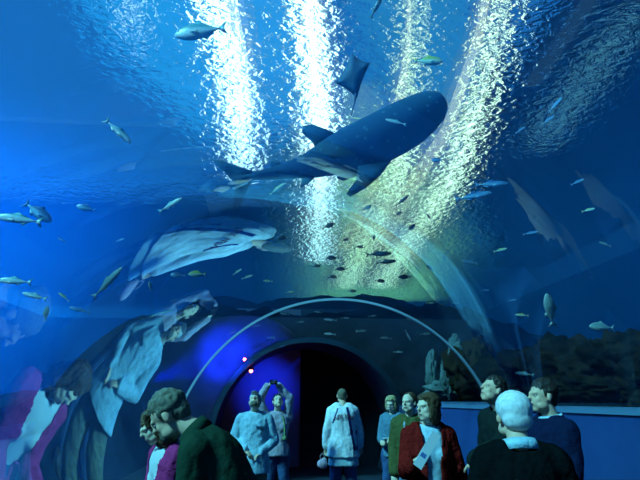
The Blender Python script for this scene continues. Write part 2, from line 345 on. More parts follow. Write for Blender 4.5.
class Person:
    def __init__(s, head, D, rz=0, lean=0, side=0, pitch=0, yaw=0, tilt=0, child=1.0, S=None, sw=.92, label='', group=None, skin=SK):
        s.rz = math.radians(rz); s.lean = math.radians(lean); s.side = math.radians(side)
        s.hr = Euler((math.radians(pitch), math.radians(tilt), 0)).to_matrix()
        s.hr = Matrix.Rotation(math.radians(yaw), 3, 'Z') @ s.hr
        s.nb = s.B((0, 0, 1.475))
        up = Vector((0, .055+.07*math.sin(s.lean), .155)); up.z -= .03*abs(math.sin(s.lean))
        up = Matrix.Rotation(-s.lean*.6, 3, 'X') @ up
        s.hc = s.nb + up
        tgt = P(*head, D)
        s.S = S or tgt.z/s.hc.z
        o = Matrix.Rotation(s.rz, 3, 'Z') @ (s.hc*s.S)
        s.root = empty('person', (tgt.x-o.x, tgt.y-o.y, 0), s.rz)
        print('PERSON', label[:40], 'scale %.2f' % s.S, 'root %.2f %.2f' % s.root.location[:2], 'headz %.2f' % tgt.z)
        s.root.scale = (s.S,)*3
        tag(s.root, label, 'person', group)
        s.skin = skin; s.hs = child; s.sw = sw; s.arms = {}
    def B(s, p):
        "bend the upper body forward from the hip"
        x, y, z = p
        t = max(0, min(1, (z-.93)/.45)); n = 6
        q = Vector((0, 0, min(z, .93))); 
        if z > .93:
            dz = (z-.93)/n
            for i in range(n):
                zz = .93+dz*(i+.5); k = min(1, (zz-.93)/.3+.35)
                q += Vector((math.sin(s.side)*k*dz, math.sin(s.lean)*k*dz, math.sqrt(max(.05, 1-(math.sin(s.lean)*k)**2-(math.sin(s.side)*k)**2))*dz))
        return q + Matrix.Rotation(-s.lean*t, 3, 'X') @ Vector((x, y, 0))
    def a(s, z): return -s.lean*max(0, min(1, (z-.93)/.45))
    def torso(s, bm, t=0, z0=.86, z1=1.5, flare=0, female=False, belly=0):
        q_=s.sw; S = [(.62, .185, .135), (.74, .18, .13), (.86, .170, .118), (.95, .165, .115), (1.08, .142 if not female else .128, .102), (1.22, .158, .112), (1.33, .178, .12), (1.40, .172, .105), (1.45, .125, .082), (1.475, .085, .068), (1.50, .065, .062)]
        secs = []
        for z, rx, ry in S:
            if z < z0-.001 or z > z1+.001: continue
            f = flare*max(0, (1.2-z)/.5)
            by = belly*math.exp(-((z-1.08)/.12)**2)
            rx = rx*q_ if z > 1.1 else rx*(1+q_)/2
            secs.append((s.B((0, by*.5, z)), rx+t+f, ry+t+f+by*.5, s.a(z)))
        stack(bm, secs)
    def sh(s, sd): return s.B((sd*.185*s.sw, 0, 1.405))
    def set_arm(s, sd, elbow, wrist, hand=None, palm=(0, 0, -1), curl=.35):
        "elbow and wrist relative to the shoulder, in body axes"
        S0 = s.sh(sd); e = Vector(elbow); e = e.normalized()*.285; w = Vector(wrist)-Vector(elbow); w = w.normalized()*.25
        E = S0+e; W = E+w
        s.arms[sd] = (S0, E, W, Vector(hand).normalized() if hand else w.normalized(), Vector(palm), curl)
    def reach(s, sd, world, hand, palm, curl, pole=(1, -.2, -.8)):
        "bend the arm so the wrist comes to a point"
        S0 = s.sh(sd); Wt = s.at(world); d = Wt-S0; L = min(d.length, .525); d = d.normalized(); Wt = S0+d*L
        aa = (.285**2-.25**2+L*L)/(2*L); hh = math.sqrt(max(0, .285**2-aa*aa)); q = Vector((sd*pole[0], pole[1], pole[2])); q = (q-d*q.dot(d)).normalized()
        s.arms[sd] = (S0, S0+d*aa+q*hh, Wt, Vector(hand).normalized(), Vector(palm), curl)
    def hand(s, bm, sd, W, d, n, curl):
        n = (n-d*n.dot(d)); n = n.normalized() if n.length > .01 else d.orthogonal().normalized()
        side = d.cross(n)*sd                       # towards the thumb
        M = Matrix((side, n, d)).transposed()
        def fr(x, y, z): return W + M @ Vector((x, y, z))
        for k in range(5): ell(bm, fr(0, 0, .02+.016*k), (1, 1, 1), M=None) if 0 else None
        T = Matrix.Translation(fr(0, 0, .05)) @ M.to_4x4() @ Matrix.Diagonal((.04, .017, .052, 1))
        bmesh.ops.create_uvsphere(bm, u_segments=16, v_segments=10, radius=1, matrix=T)
        for k, L in enumerate((.07, .08, .074, .056)):
            x = .03-.02*k; p = fr(x, 0, .082); a = curl*.5; pts = [fr(x*.8, 0, .05), p]
            for seg in (.45, .32, .25):
                a += curl*.9 if seg != .45 else 0
                p = p + M @ (Vector((0, math.sin(a), math.cos(a)))*L*seg); pts.append(p)
            limb(bm, pts, [.0095, .0095, .009, .0085, .0075], 8)
        limb(bm, [fr(.018, .003, .02), fr(.045, .012, .045), fr(.055, .022+.02*curl, .07), fr(.05, .03+.03*curl, .09)], [.014, .012, .01, .009], 8)
    def build_body(s, shoes=True, voxel=.0075):
        bm = bmesh.new()
        s.torso(bm, -.012)
        limb(bm, [s.B((0, -.005, 1.42)), s.nb+Vector((0, .0, .02)), s.hc+s.hr @ Vector((0, -.02, -.06))], [.07, .056, .052])
        for sd in (-1, 1):
            S0, E, W, d, n, c = s.arms[sd]
            limb(bm, [S0, (S0+E)/2, E, (E+W)/2+(E-W)*.1, W], [.05, .045, .036, .037, .026])
            s.hand(bm, sd, W, d, n, c)
            h = s.legs(sd); limb(bm, h, [.08, .068, .05, .05, .036])
        # head
        k = s.hs; H = Matrix.Translation(s.hc) @ s.hr.to_4x4() @ Matrix.Scale(k, 4); s.H = H
        ell(bm, (0, -.008, .030), (.074, .093, .083), H)
        ell(bm, (0, .022, -.030), (.060, .068, .078), H)
        ell(bm, (0, .048, -.084), (.030, .032, .024), H)          # chin
        ell(bm, (0, .077, .022), (.050, .018, .014), H)            # brow
        for x in (-1, 1):
            ell(bm, (x*.036, .056, -.022), (.022, .022, .026), H)   # cheek
            ell(bm, (x*.076, -.008, -.002), (.010, .018, .031), H, rot=(.15, 0, x*-.35))   # ear
            ell(bm, (x*.045, .03, -.06), (.02, .04, .03), H)       # jaw
        ell(bm, (0, .093, .004), (.009, .014, .026), H, rot=(-.25, 0, 0)); ell(bm, (0, .103, -.014), (.016, .015, .011), H)   # nose
        ell(bm, (0, .081, -.045), (.024, .012, .007), H); ell(bm, (0, .079, -.057), (.022, .011, .007), H)   # lips
        me = remesh(bm, voxel, 2); s.body = link('body', me, s.skin, s.root)
        for x in (-1, 1):
            b = bmesh.new(); ell(b, (x*.030, .0745, .004), (.011, .008, .0055), H); e = obj('eye', b, EYEM, s.root, True)
            b = bmesh.new(); ell(b, (x*.030, .0818, .004), (.0045, .003, .0045), H); obj('pupil', b, PUP, e, True)
        b = bmesh.new(); ell(b, (0, .089, -.051), (.020, .006, .004), H); obj('mouth', b, LIP, s.root, True)
        return s
    stance = .1; knee = 0.02; step = 0
    def legs(s, sd):
        x = sd*.092; xs = sd*(.092+s.stance*.3); y = sd*s.step
        return [(x, 0, .90), (x, y*.2, .70), (xs*.98, s.knee+y*.5, .49), (xs, y*.75-.01, .33), (xs, y-.02, .09)]
    def trousers(s, m, t=.02, name='trousers', z1=1.0):
        bm = bmesh.new(); s.torso(bm, t-.008, .86, 1.09)
        for sd in (-1, 1):
            h = s.legs(sd); h[-1] = (h[-1][0], h[-1][1], .06)
            limb(bm, h, [.092+t, .076+t, .056+t, .052+t, .046+t])
        o = link(name, remesh(bm, .012, 5, .010, 13, s.S*10), m, s.root)
        for sd in (-1, 1):
            x, y, z = s.legs(sd)[-1]; b = bmesh.new()
            ell(b, (x, y+.06, .045), (.047, .13, .045)); ell(b, (x, y-.02, .06), (.042, .05, .06)); box(b, (x-.045, y-.07, 0), (x+.045, y+.18, .02))
            link('shoe', remesh(b, .01, 2), M_shoe, s.root)
        return o
    def top(s, m, name='shirt', t=.02, hem=.86, sleeve=1.0, flare=.0, female=False, wr=.012, z1=1.48, gap=None, belly=0, sm=4, ts=None):
        bm = bmesh.new(); s.torso(bm, t, hem, z1, flare, female, belly)
        if female:
            for x in (-1, 1): ell(bm, s.B((x*.075, .085, 1.27)), (.065+t*.5, .06+t*.5, .065+t*.5))
        ts = t*.8 if ts is None else ts
        for sd in (-1, 1):
            S0, E, W, d, n, c = s.arms[sd]
            limb(bm, [s.B((sd*.09, 0, 1.43)), S0], [.05+t, .055+ts])
            if sleeve >= 1: limb(bm, [S0, (S0+E)/2, E, (E+W)/2, E+(W-E)*.97], [.056+ts, .05+ts, .043+ts, .04+ts, .034+ts])
            else: limb(bm, [S0, S0+(E-S0)*sleeve], [.056+ts, .05+ts])
        cut = None
        if gap: cut = gap
        o = link(name, remesh(bm, .011, sm, wr, 11, s.S*17, solid=.008 if gap else 0, cut=cut), m, s.root)
        return o
    def collar(s, m, name='collar', r=.07, h=.035, parent=None):
        bm = bmesh.new(); n = 24; a = s.a(1.47)
        R = Euler((a*.9-.12, 0, 0)).to_matrix(); c = s.B((0, -.0, 1.475))
        rows = []
        for rr, z in ((r*.95, -.012), (r*.88, h), (r*.98, h+.004), (r*1.22, -.01)):
            rows.append([bm.verts.new(c + R @ Vector((rr*math.cos(2*PI*i/n), rr*1.0*math.sin(2*PI*i/n), z+.012*math.cos(2*PI*i/n+PI/2)))) for i in range(n)])
        for p, q in zip(rows, rows[1:]+rows[:1]):
            for i in range(n): bm.faces.new((p[i], p[(i+1) % n], q[(i+1) % n], q[i]))
        return obj(name, bm, m, parent or s.root, True)
    def hair(s, kind, m):
        bm = bmesh.new(); H = s.H; am, scn = .006, 45
        if kind in ('short', 'full', 'bald', 'cap'):
            ell(bm, (0, -.022, .045), (.0815, .090, .080), H); ell(bm, (0, -.052, -.005), (.066, .052, .062), H)
            if kind == 'full': ell(bm, (0, -.012, .065), (.076, .088, .070), H); am = .009
            if kind == 'bald': am = .002
            for x in (-1, 1): ell(bm, (x*.066, .012, .03), (.012, .018, .03), H)
        if kind == 'shaved':
            ell(bm, (0, -.014, .036), (.0765, .088, .081), H); ell(bm, (0, -.05, -.005), (.06, .048, .05), H); am = .0008
        if kind == 'white':
            ell(bm, (0, -.020, .045), (.090, .098, .088), H); ell(bm, (0, -.055, -.005), (.078, .060, .062), H); am = .002; scn = 70
        if kind in ('bob', 'long'):
            ell(bm, (0, -.022, .045), (.092, .098, .085), H)
            zz = -.05 if kind == 'bob' else -.09
            ell(bm, (0, -.045, zz), (.088, .068, .085 if kind == 'bob' else .13), H)
            for x in (-1, 1): ell(bm, (x*.072, .004, zz+.02), (.022, .042, .085), H)
            ell(bm, (0, .055, .085), (.06, .03, .022), H, rot=(-.7, 0, 0)); am = .009
        if kind == 'curly':
            ell(bm, (0, -.022, .05), (.10, .105, .09), H); ell(bm, (0, -.05, -.07), (.11, .08, .14), H)
            for x in (-1, 1): ell(bm, (x*.085, -.01, -.05), (.035, .045, .10), H); ell(bm, (x*.04, .025, .095), (.045, .035, .03), H)
            am = .016; scn = 38
        o = link('hair', remesh(bm, .008, 5 if kind == 'white' else 1, am, scn, s.S*5), m, s.root)
        return o
    def cap(s, m):
        b = bmesh.new(); H = s.H
        ell(b, (0, -.01, .062), (.085, .102, .064), H); ell(b, (0, .105, .066), (.058, .055, .008), H)
        return link('cap', remesh(b, .007, 1), m, s.root)
    def at(s, p):
        "world point to body-local"
        M = Matrix.Translation(s.root.location) @ Matrix.Rotation(s.rz, 4, 'Z') @ Matrix.Scale(s.S, 4)
        return M.inverted() @ Vector(p)
    def W(s, p):
        M = Matrix.Translation(s.root.location) @ Matrix.Rotation(s.rz, 4, 'Z') @ Matrix.Scale(s.S, 4)
        return M @ Vector(p)
M_shoe = mat('shoe', (.03, .03, .03), .5); M_jean = cloth('denim', (.05, .11, .24)); M_jeanl = cloth('pale_denim', (.16, .30, .42))
M_khaki = cloth('khaki', (.20, .23, .17), b=.6); M_black = cloth('black_cloth', (.006, .008, .01))
H_brown = mat('hair_brown', (.06, .035, .02), .6, (.11, .065, .035), 60, spec=.08); H_grey = mat('hair_greybrown', (.13, .12, .09), .6, (.22, .20, .15), 70, spec=.08)
H_dark = mat('hair_dark', (.02, .016, .014), .5, (.04, .03, .025), 60, spec=.08); H_white = mat('hair_white', (.85, .88, .86), .7, (.62, .66, .68), 50)
H_blond = mat('hair_blond', (.55, .45, .22), .6, (.25, .2, .1), 60, spec=.08); H_stub = mat('hair_stubble', (.16, .14, .09), .8, (.2, .17, .12), 60, spec=.08)

# 1 man in the dark green shirt bending to the glass
p = Person((171, 406), 2.9, rz=82, lean=36, pitch=-38, yaw=-2, tilt=-6, S=1.04, label='man in dark green shirt bending down to look through the glass, nearest on the left')
p.set_arm(-1, (.08, .03, -1), (.05, .1, -2)); p.set_arm(1, (0, .3, -1), (-.05, .9, -1.6), curl=.5)
p.build_body(); m_gs = cloth('dark_green_shirt', (.02, .055, .035), sc=5)
p.top(m_gs, 'shirt', .024, .86, belly=.02); p.collar(m_gs, 'collar', .077, .045); p.trousers(M_black); p.hair('full', H_grey)
b = bmesh.new(); H = p.H; ell(b, (0, .058, -.066), (.052, .042, .042), H); link('beard', remesh(b, .007, 1, .004, 60), H_grey, p.root)
# 2 girl in purple cardigan
p = Person((155, 427), 3.7, rz=122, lean=15, sw=.92, pitch=-24, yaw=-6, label='curly haired woman in purple cardigan and white top leaning to the glass', skin=SKP)
p.set_arm(-1, (.25, .12, -1), (.05, .9, -1.5), curl=.6); p.set_arm(1, (-.15, .2, -1), (.0, 1.0, -1.3), curl=.6)
p.build_body(); p.top(mat('white_top', (.62, .72, .74), .8), 'top', .012, .86, .3, female=True, wr=.004)
def gp(c, p=p):
    l = p.B((0, 0, c.z)); return abs(c.x) < (.075 if c.z > 1.1 else .05) + max(0, (c.z-1.25))*.22 and c.y > l.y+.03 and c.z > 0.95
p.top(cloth('purple_cardigan', (.5, .045, .2), b=.5), 'cardigan', .026, .86, 1, female=True, gap=gp); p.trousers(M_jean); p.hair('curly', H_brown)
# 3 man in light blue shirt
m_lb = cloth('light_blue_shirt', (.42, .68, .80), b=.4)
p = Person((255, 402), 7.34, rz=178, pitch=38, yaw=-6, lean=-6, label='bearded man in untucked light blue shirt and white cap gazing up with folded hands', sw=.95)
p.set_arm(1, (.35, .05, -1), (-.55, .85, -1.55), curl=.6); p.set_arm(-1, (-.35, .05, -1), (.55, .75, -1.7), curl=.6)
p.build_body(); p.top(m_lb, 'shirt', .035, .74, 1, .02, wr=.010); p.collar(m_lb, 'collar', .072, .04)
b = bmesh.new()
q = p.B((-.085, .155, 1.30)); box(b, (q.x-.05, q.y-.02, q.z-.012), (q.x+.05, q.y+.004, q.z+.012)); obj('pocket_flap', b, cloth('pocket', (.05, .12, .2)), p.root)
p.trousers(M_khaki, .028); p.hair('short', H_grey); p.cap(mat('cap_cloth', (.5, .6, .6), .8))
b = bmesh.new(); ell(b, (0, .052, -.066), (.054, .042, .042), p.H); link('beard', remesh(b, .007, 1, .004, 60), H_grey, p.root)
# 4 woman taking a picture
p = Person((278, 402), 8.24, rz=182, pitch=30, yaw=6, lean=-5, label='woman in pale pink shirt and jeans raising a camera overhead with both arms', skin=SKP, sw=.85)
p.set_arm(1, (-.0, .35, .55), (.0, .35, 1.4)); p.set_arm(-1, (-.05, .3, .6), (.3, .5, 1.3))
cam_l = p.hc + Vector((.08, .07, .27))
for sd in (-1, 1):     # elbows out, both hands meet on the camera
    S0 = p.sh(sd); Wt = cam_l + Vector((sd*.085, -.06, -.03)); d = Wt-S0; L = d.length; u1, l1 = .285, .25
    if L > .52: Wt = S0+d*(.52/L); L = .52; d = Wt-S0
    aa = (u1*u1-l1*l1+L*L)/(2*L); hh = math.sqrt(max(0, u1*u1-aa*aa)); dn = d/L
    pole = Vector((sd, .1, -.2)); pole = (pole-dn*pole.dot(dn)).normalized(); E_ = S0+dn*aa+pole*hh
    p.arms[sd] = (S0, E_, Wt, (cam_l-Wt+Vector((0, 0, .03))).normalized(), Vector((-sd*1., .2, 0)), .5)
    cam_w = p.W(cam_l+Vector((0, .03, .02)))
p.build_body(); p.top(cloth('pink_shirt', (.50, .42, .50)), 'shirt', .028, .80, 1, .01, female=True, wr=.014); p.collar(cloth('pink_collar', (.5, .42, .5)), 'collar', .07, .03)
p.trousers(M_jean, .02); p.hair('full', H_dark)
b = bmesh.new(); box(b, (-.055, -.018, -.032), (.055, .018, .032)); bmesh.ops.bevel(b, geom=b.edges[:], offset=.005, segments=2, affect='EDGES')
t = empty('camera', cam_w, PI); tag(t, 'small black camera held up in the raised hands of the woman in pink', 'camera')
o = obj('camera_body', b, mat('camera_black', (.02, .02, .022), .4), t); b = bmesh.new(); bmesh.ops.create_cone(b, cap_ends=True, segments=20, radius1=.022, radius2=.02, depth=.03, matrix=Matrix.Translation((.0, .03, 0)) @ Matrix.Rotation(PI/2, 4, 'X'))
obj('lens', b, mat('lens_ring', (.1, .1, .12), .2), t); b = bmesh.new(); box(b, (-.04, -.0195, -.022), (.025, -.0175, .022)); obj('screen', b, emis('screen_glow', (.3, .6, 1), .6), t)
b = bmesh.new(); limb(b, [p.B((-.07, .11, 1.42)), p.B((-.10, .15, 1.28)), p.B((-.10, .17, 1.14))], [.012, .013, .013], 8); ell(b, p.B((-.10, .175, 1.11)), (.035, .02, .035)); link('strap', remesh(b, .008, 1), cloth('green_strap', (.25, .38, .16)), p.root)
# 5 man in the white jacket
m_w = cloth('white_jacket', (.86, .90, .92), b=.3); m_nb = cloth('navy_stripe', (.015, .03, .17))
p = Person((342, 396), 8.9, rz=2, pitch=8, yaw=-4, label='man seen from behind in white jacket with navy stripes and arched lettering')
p.set_arm(1, (.30, .0, -1), (.42, .35, -2), curl=.6); p.set_arm(-1, (-.28, -.02, -1), (-.30, .25, -2), curl=.6)
p.build_body(); jk = p.top(m_w, 'jacket', .055, .74, 1, .03, wr=.010, ts=.03)
bvh = BVHTree.FromPolygons([v.co.copy() for v in jk.data.vertices], [f.vertices[:] for f in jk.data.polygons])
def onback(x, z, off=.006):
    h = bvh.ray_cast(Vector((x, -1, z)), Vector((0, 1, 0)))
    return h[0]+Vector((0, -off, 0)) if h[0] else Vector((x, -.17, z))
def ribbon(name, fn, w, n, m, parent):
    b = bmesh.new(); rows = []
    for i in range(n+1):
        (x, z), (wx, wz) = fn(i/n), w
        a = onback(x-wx, z-wz); c = onback(x+wx, z+wz)
        rows.append([b.verts.new(v) for v in (a, c, c+Vector((0, .02, 0)), a+Vector((0, .02, 0)))])
    for q, r in zip(rows, rows[1:]):
        for k in range(4): b.faces.new((q[k], q[(k+1) % 4], r[(k+1) % 4], r[k]))
    b.faces.new(rows[0]); b.faces.new(rows[-1]); return obj(name, b, m, parent)
ribbon('stripe', lambda t: (.045+.09*t+.02*t*t, 1.46-.62*t), (.020, 0), 24, m_nb, p.root)
ribbon('side_panel', lambda t: (.165, 1.12-.36*t), (.045, 0), 10, m_nb, p.root)
ribbon('stripe', lambda t: (-.10-.08*t, 1.45-.22*t), (.008, 0), 12, m_nb, p.root)
cu = bpy.data.curves.new('t', 'FONT'); cu.body = 'NEW YORK'; cu.size = .1; cu.align_x = 'CENTER'; cu.extrude = 0; cu.offset = .001; cu.resolution_u = 3
to = bpy.data.objects.new('t', cu); C.objects.link(to); dg = bpy.context.evaluated_depsgraph_get(); dg.update()
tm = bpy.data.meshes.new_from_object(to.evaluated_get(dg)); bpy.data.objects.remove(to)
wd = max(v.co.x for v in tm.vertices)
for v in tm.vertices:
    u = v.co.x/wd*.15; v.co = onback(u-.005, 1.30-.035*(u/.145)**2+v.co.y*.95, .008)
link('lettering', tm, mat('red_letter', (.16, .03, .05), .7), p.root, smooth=False)
p2 = bmesh.new(); p.torso(p2, .035, .62, .86, .02); link('shirt', remesh(p2, .012, 3, .006), cloth('tee', (.55, .75, .8)), p.root)
p.trousers(M_jean, .035); p.hair('shaved', H_stub)
q = p.arms[-1][2]; b = bmesh.new(); ell(b, (0, 0, -.0), (.085, .045, .075)); ell(b, (.03, .0, .06), (.05, .035, .04))
t = link('bag', remesh(b, .01, 2, .008, 14), cloth('pink_bag', (.62, .42, .5)), None); wq = p.W(q); t.location = (wq.x-.06, wq.y+.05, wq.z-.27)
b = bmesh.new(); limb(b, [(-.03, 0, .06), (-.035, 0, .12), (0, 0, .16), (.03, 0, .12), (.03, 0, .06)], [.006]*5, 6); link('handle', remesh(b, .004, 0), cloth('pink_handle', (.5, .35, .42)), t)
tag(t, 'small pink bag hanging beside the leg of the man in the white jacket', 'bag')
# 6 child by the wall
p = Person((391, 404), 8.1, rz=150, pitch=-14, child=1.0, label='fair haired youngster in blue grey jacket and jeans looking down at hands', skin=SKP, sw=.72)
p.set_arm(1, (.2, .15, -1), (-.15, 1.0, -1.1), curl=.8); p.set_arm(-1, (-.2, .15, -1), (.15, 1.0, -1.0), curl=.8)
p.build_body(); p.top(cloth('bluegrey_jacket', (.12, .25, .34)), 'jacket', .03, .80, 1); p.trousers(M_jean, .02); p.hair('bob', H_blond)
ph = empty('phone', p.W((p.arms[1][2]+p.arms[-1][2])/2+Vector((0, .07, .03)))); tag(ph, 'small pale gadget in the hands of the fair haired youngster', 'gadget')
b = bmesh.new(); box(b, (-.05, -.03, -.01), (.05, .03, .01)); bmesh.ops.bevel(b, geom=b.edges[:], offset=.005, segments=2, affect='EDGES'); obj('gadget_body', b, mat('pale_plastic', (.6, .7, .7), .4), ph)
# 7 person in olive jacket
p = Person((409, 403), 6.1, rz=160, yaw=-25, pitch=4, label='person in olive green jacket with white strap, partly behind the woman in red', skin=SKP, sw=.78)
p.set_arm(1, (.2, .0, -1), (.2, .3, -2)); p.set_arm(-1, (-.2, .0, -1), (-.25, .35, -2))
p.build_body(); p.top(cloth('olive_jacket', (.10, .12, .045)), 'jacket', .04, .78, 1); p.trousers(M_jeanl, .02); p.hair('short', H_brown)
b = bmesh.new()
for k in range(9): ell(b, p.B((.05+.006*k, .175-.003*k, 1.40-.055*k)), (.014, .008, .035))
link('strap', remesh(b, .007, 1), mat('white_strap', (.5, .62, .66), .8), p.root)
# 8 woman in dark red jacket
p = Person((428, 408), 4.3, rz=176, yaw=-62, pitch=2, label='woman with brown bob in dark red jacket and light blue shirt holding white brochure', skin=SKP, sw=.80)
p.set_arm(-1, (-.28, -.02, -1), (-.32, .15, -2)); p.reach(1, P(410, 466, 4.03), (-.75, .2, .6), (-.5, .5, -.6), .8, (.15, -.4, -1))
p.build_body(); p.top(mat('pale_blue_shirt', (.45, .66, .76), .8, (.4, .6, .7), 20, bump=.2), 'shirt', .014, .86, .3, female=True, wr=.005); p.collar(mat('pale_collar', (.45, .66, .76), .8), 'collar', .066, .03)
def gr(c, p=p): return abs(c.x+.005) < .055+max(0, (c.z-1.2))*.12 and c.y > .02 and c.z > .8
p.top(cloth('red_corduroy', (.26, .015, .012), (.16, .009, .008), 60, b=.7), 'jacket', .04, .74, 1, .015, female=True, gap=gr, wr=.014); p.trousers(M_black); p.hair('bob', H_brown)
S0, E_, Wt, d, n, c_ = p.arms[1]
bro = empty('brochure', P(427, 450, 3.90)); bro.rotation_euler = (0, math.radians(35), 0); tag(bro, 'folded white brochure held diagonally by the woman in the dark red jacket', 'brochure')
b = bmesh.new(); box(b, (-.033, -.006, -.135), (.033, -.003, .135)); box(b, (-.033, -.001, -.135), (.033, .002, .13)); box(b, (-.034, -.006, -.135), (-.032, .002, .135)); obj('paper', b, mat('paper', (.78, .84, .86), .7), bro)
b = bmesh.new(); box(b, (-.024, -.0075, -.06), (.014, -.0061, -.03)); obj('printed_picture', b, mat('print_blue', (.08, .2, .5), .6), bro)
# 9 tall man looking up
p = Person((493, 391), 4.5, rz=104, pitch=24, yaw=-4, label='dark haired man in charcoal sweater looking up to the left before the blue wall')
p.set_arm(1, (.2, .0, -1), (.2, .25, -2)); p.reach(-1, P(467, 466, 4.15), (-.1, .1, -1), (1, 0, 0), .5, (.3, -1, -.5))
p.build_body(); p.top(cloth('charcoal_sweater', (.014, .024, .024)), 'sweater', .034, .82, 1, wr=.014); p.trousers(M_black); p.hair('full', H_dark)
for sd in (-1, 1):
    b = bmesh.new(); q0, q1 = p.arms[sd][1], p.arms[sd][2]; limb(b, [q0+(q1-q0)*.9, q1+(q1-q0)*.02], [.034, .033]); link('cuff', remesh(b, .008, 1), m_lb, p.root)
# 10 navy fleece man
m_nv = cloth('navy_fleece', (.008, .016, .05))
p = Person((543, 397), 3.75, lean=-5, rz=98, pitch=4, yaw=-6, label='man with receding dark hair in navy fleece facing left beside the blue wall', sw=.84)
p.set_arm(1, (.2, .1, -1), (.1, .5, -1.9)); p.set_arm(-1, (-.2, .15, -1), (-.1, .8, -1.7))
p.build_body(); p.top(m_nv, 'fleece', .034, .82, 1, wr=.014, belly=.03); p.trousers(M_black); p.hair('full', H_dark)
p.collar(m_lb, 'shirt_collar', .078, .035); p.collar(m_nv, 'fleece_collar', .084, .022)
b = bmesh.new(); q = p.B((-.125, .135, 1.30)); ell(b, q, (.026, .012, .012)); ell(b, q+Vector((0, .002, .016)), (.012, .01, .012)); link('logo', remesh(b, .005, 1), mat('logo_white', (.6, .7, .75), .7), p.root)
# 11 white haired man nearest
p = Person((513, 417), 2.68, rz=-8, pitch=2, yaw=6, label='white haired man in black sweater with light blue collar, back turned, nearest', sw=.86, child=1.05)
p.set_arm(1, (.28, .02, -1), (.25, .35, -2)); p.set_arm(-1, (-.28, .02, -1), (-.2, .4, -2))
p.build_body(); p.top(cloth('black_sweater', (.005, .008, .009), b=.5), 'sweater', .04, .82, 1, wr=.012, belly=.03, ts=.04); p.trousers(M_black); p.hair('white', H_white)
p.collar(m_lb, 'shirt_collar', .086, .04)
# ------------------------------------------------------------------ animals of the tank
def fishmat(name, back, belly, rough=.35, spec=.6, lo=-.1, hi=.25):
    m, n, out = nt(name); N = n.nodes; K = n.links
    b = N.new('ShaderNodeBsdfPrincipled'); K.new(b.outputs[0], out.inputs[0]); b.inputs['Roughness'].default_value = rough; b.inputs['Specular IOR Level'].default_value = spec
    tc = N.new('ShaderNodeTexCoord'); se = N.new('ShaderNodeSeparateXYZ'); K.new(tc.outputs['Object'], se.inputs[0])
    mr = N.new('ShaderNodeMapRange'); mr.inputs[1].default_value = lo*.25; mr.inputs[2].default_value = hi*.25; K.new(se.outputs[2], mr.inputs[0])
    mx = N.new('ShaderNodeMix'); mx.data_type = 'RGBA'; mx.inputs[6].default_value = (*belly, 1); mx.inputs[7].default_value = (*back, 1)
    K.new(mr.outputs[0], mx.inputs[0]); K.new(mx.outputs[2], b.inputs['Base Color']); return m
F_silver = fishmat('fish_silver', (.12, .38, .42), (.85, .95, .95)); F_blue = fishmat('fish_blue', (.03, .12, .30), (.25, .55, .8))
F_dark = fishmat('fish_dark', (.02, .05, .07), (.05, .12, .15)); F_green = fishmat('fish_green', (.45, .55, .08), (.75, .95, .8))
F_pale = fishmat('fish_pale', (.16, .26, .26), (.30, .40, .38))
def flat(name, pts, th, m, parent=None):
    "fin: an outline in the fish's own upright plane (x, z), given thickness that thins to the rim"
    bm = bmesh.new(); c = sum((Vector((x, 0, z)) for x, z in pts), Vector())/len(pts)
    L = [bm.verts.new((x, 0, z)) for x, z in pts]; a = bm.verts.new(c+Vector((0, th, 0))); b = bm.verts.new(c-Vector((0, th, 0)))
    for i in range(len(L)):
        j = (i+1) % len(L); bm.faces.new((L[i], L[j], a)); bm.faces.new((L[j], L[i], b))
    return obj(name, bm, m, parent, True)
def fish_body(prof, squash, m, name='fish', parent=None, bend=0):
    "x = along the fish, nose at +.5; prof (x, zc, height/2)"
    bm = bmesh.new(); rows = []
    for x, zc, h in prof:
        rows.append([bm.verts.new((x, bend*(x*x)+h*squash*math.cos(2*PI*i/16), zc+h*math.sin(2*PI*i/16))) for i in range(16)])
    for p, q in zip(rows, rows[1:]):
        for i in range(16): bm.faces.new((p[i], p[(i+1) % 16], q[(i+1) % 16], q[i]))
    bm.faces.new(rows[0]); bm.faces.new(rows[-1]); return obj(name, bm, m, parent, True)
SLIM = [(-.36, 0, .012), (-.28, 0, .02), (-.15, 0, .055), (0, 0, .082), (.15, 0, .094), (.28, -.002, .085), (.38, -.006, .066), (.45, -.01, .042), (.49, -.012, .018), (.5, -.012, .004)]
BROAD = [(-.36, 0, .02), (-.28, 0, .035), (-.15, 0, .10), (0, 0, .155), (.15, 0, .175), (.28, -.002, .155), (.38, -.006, .115), (.45, -.01, .07), (.49, -.012, .03), (.5, -.012, .006)]
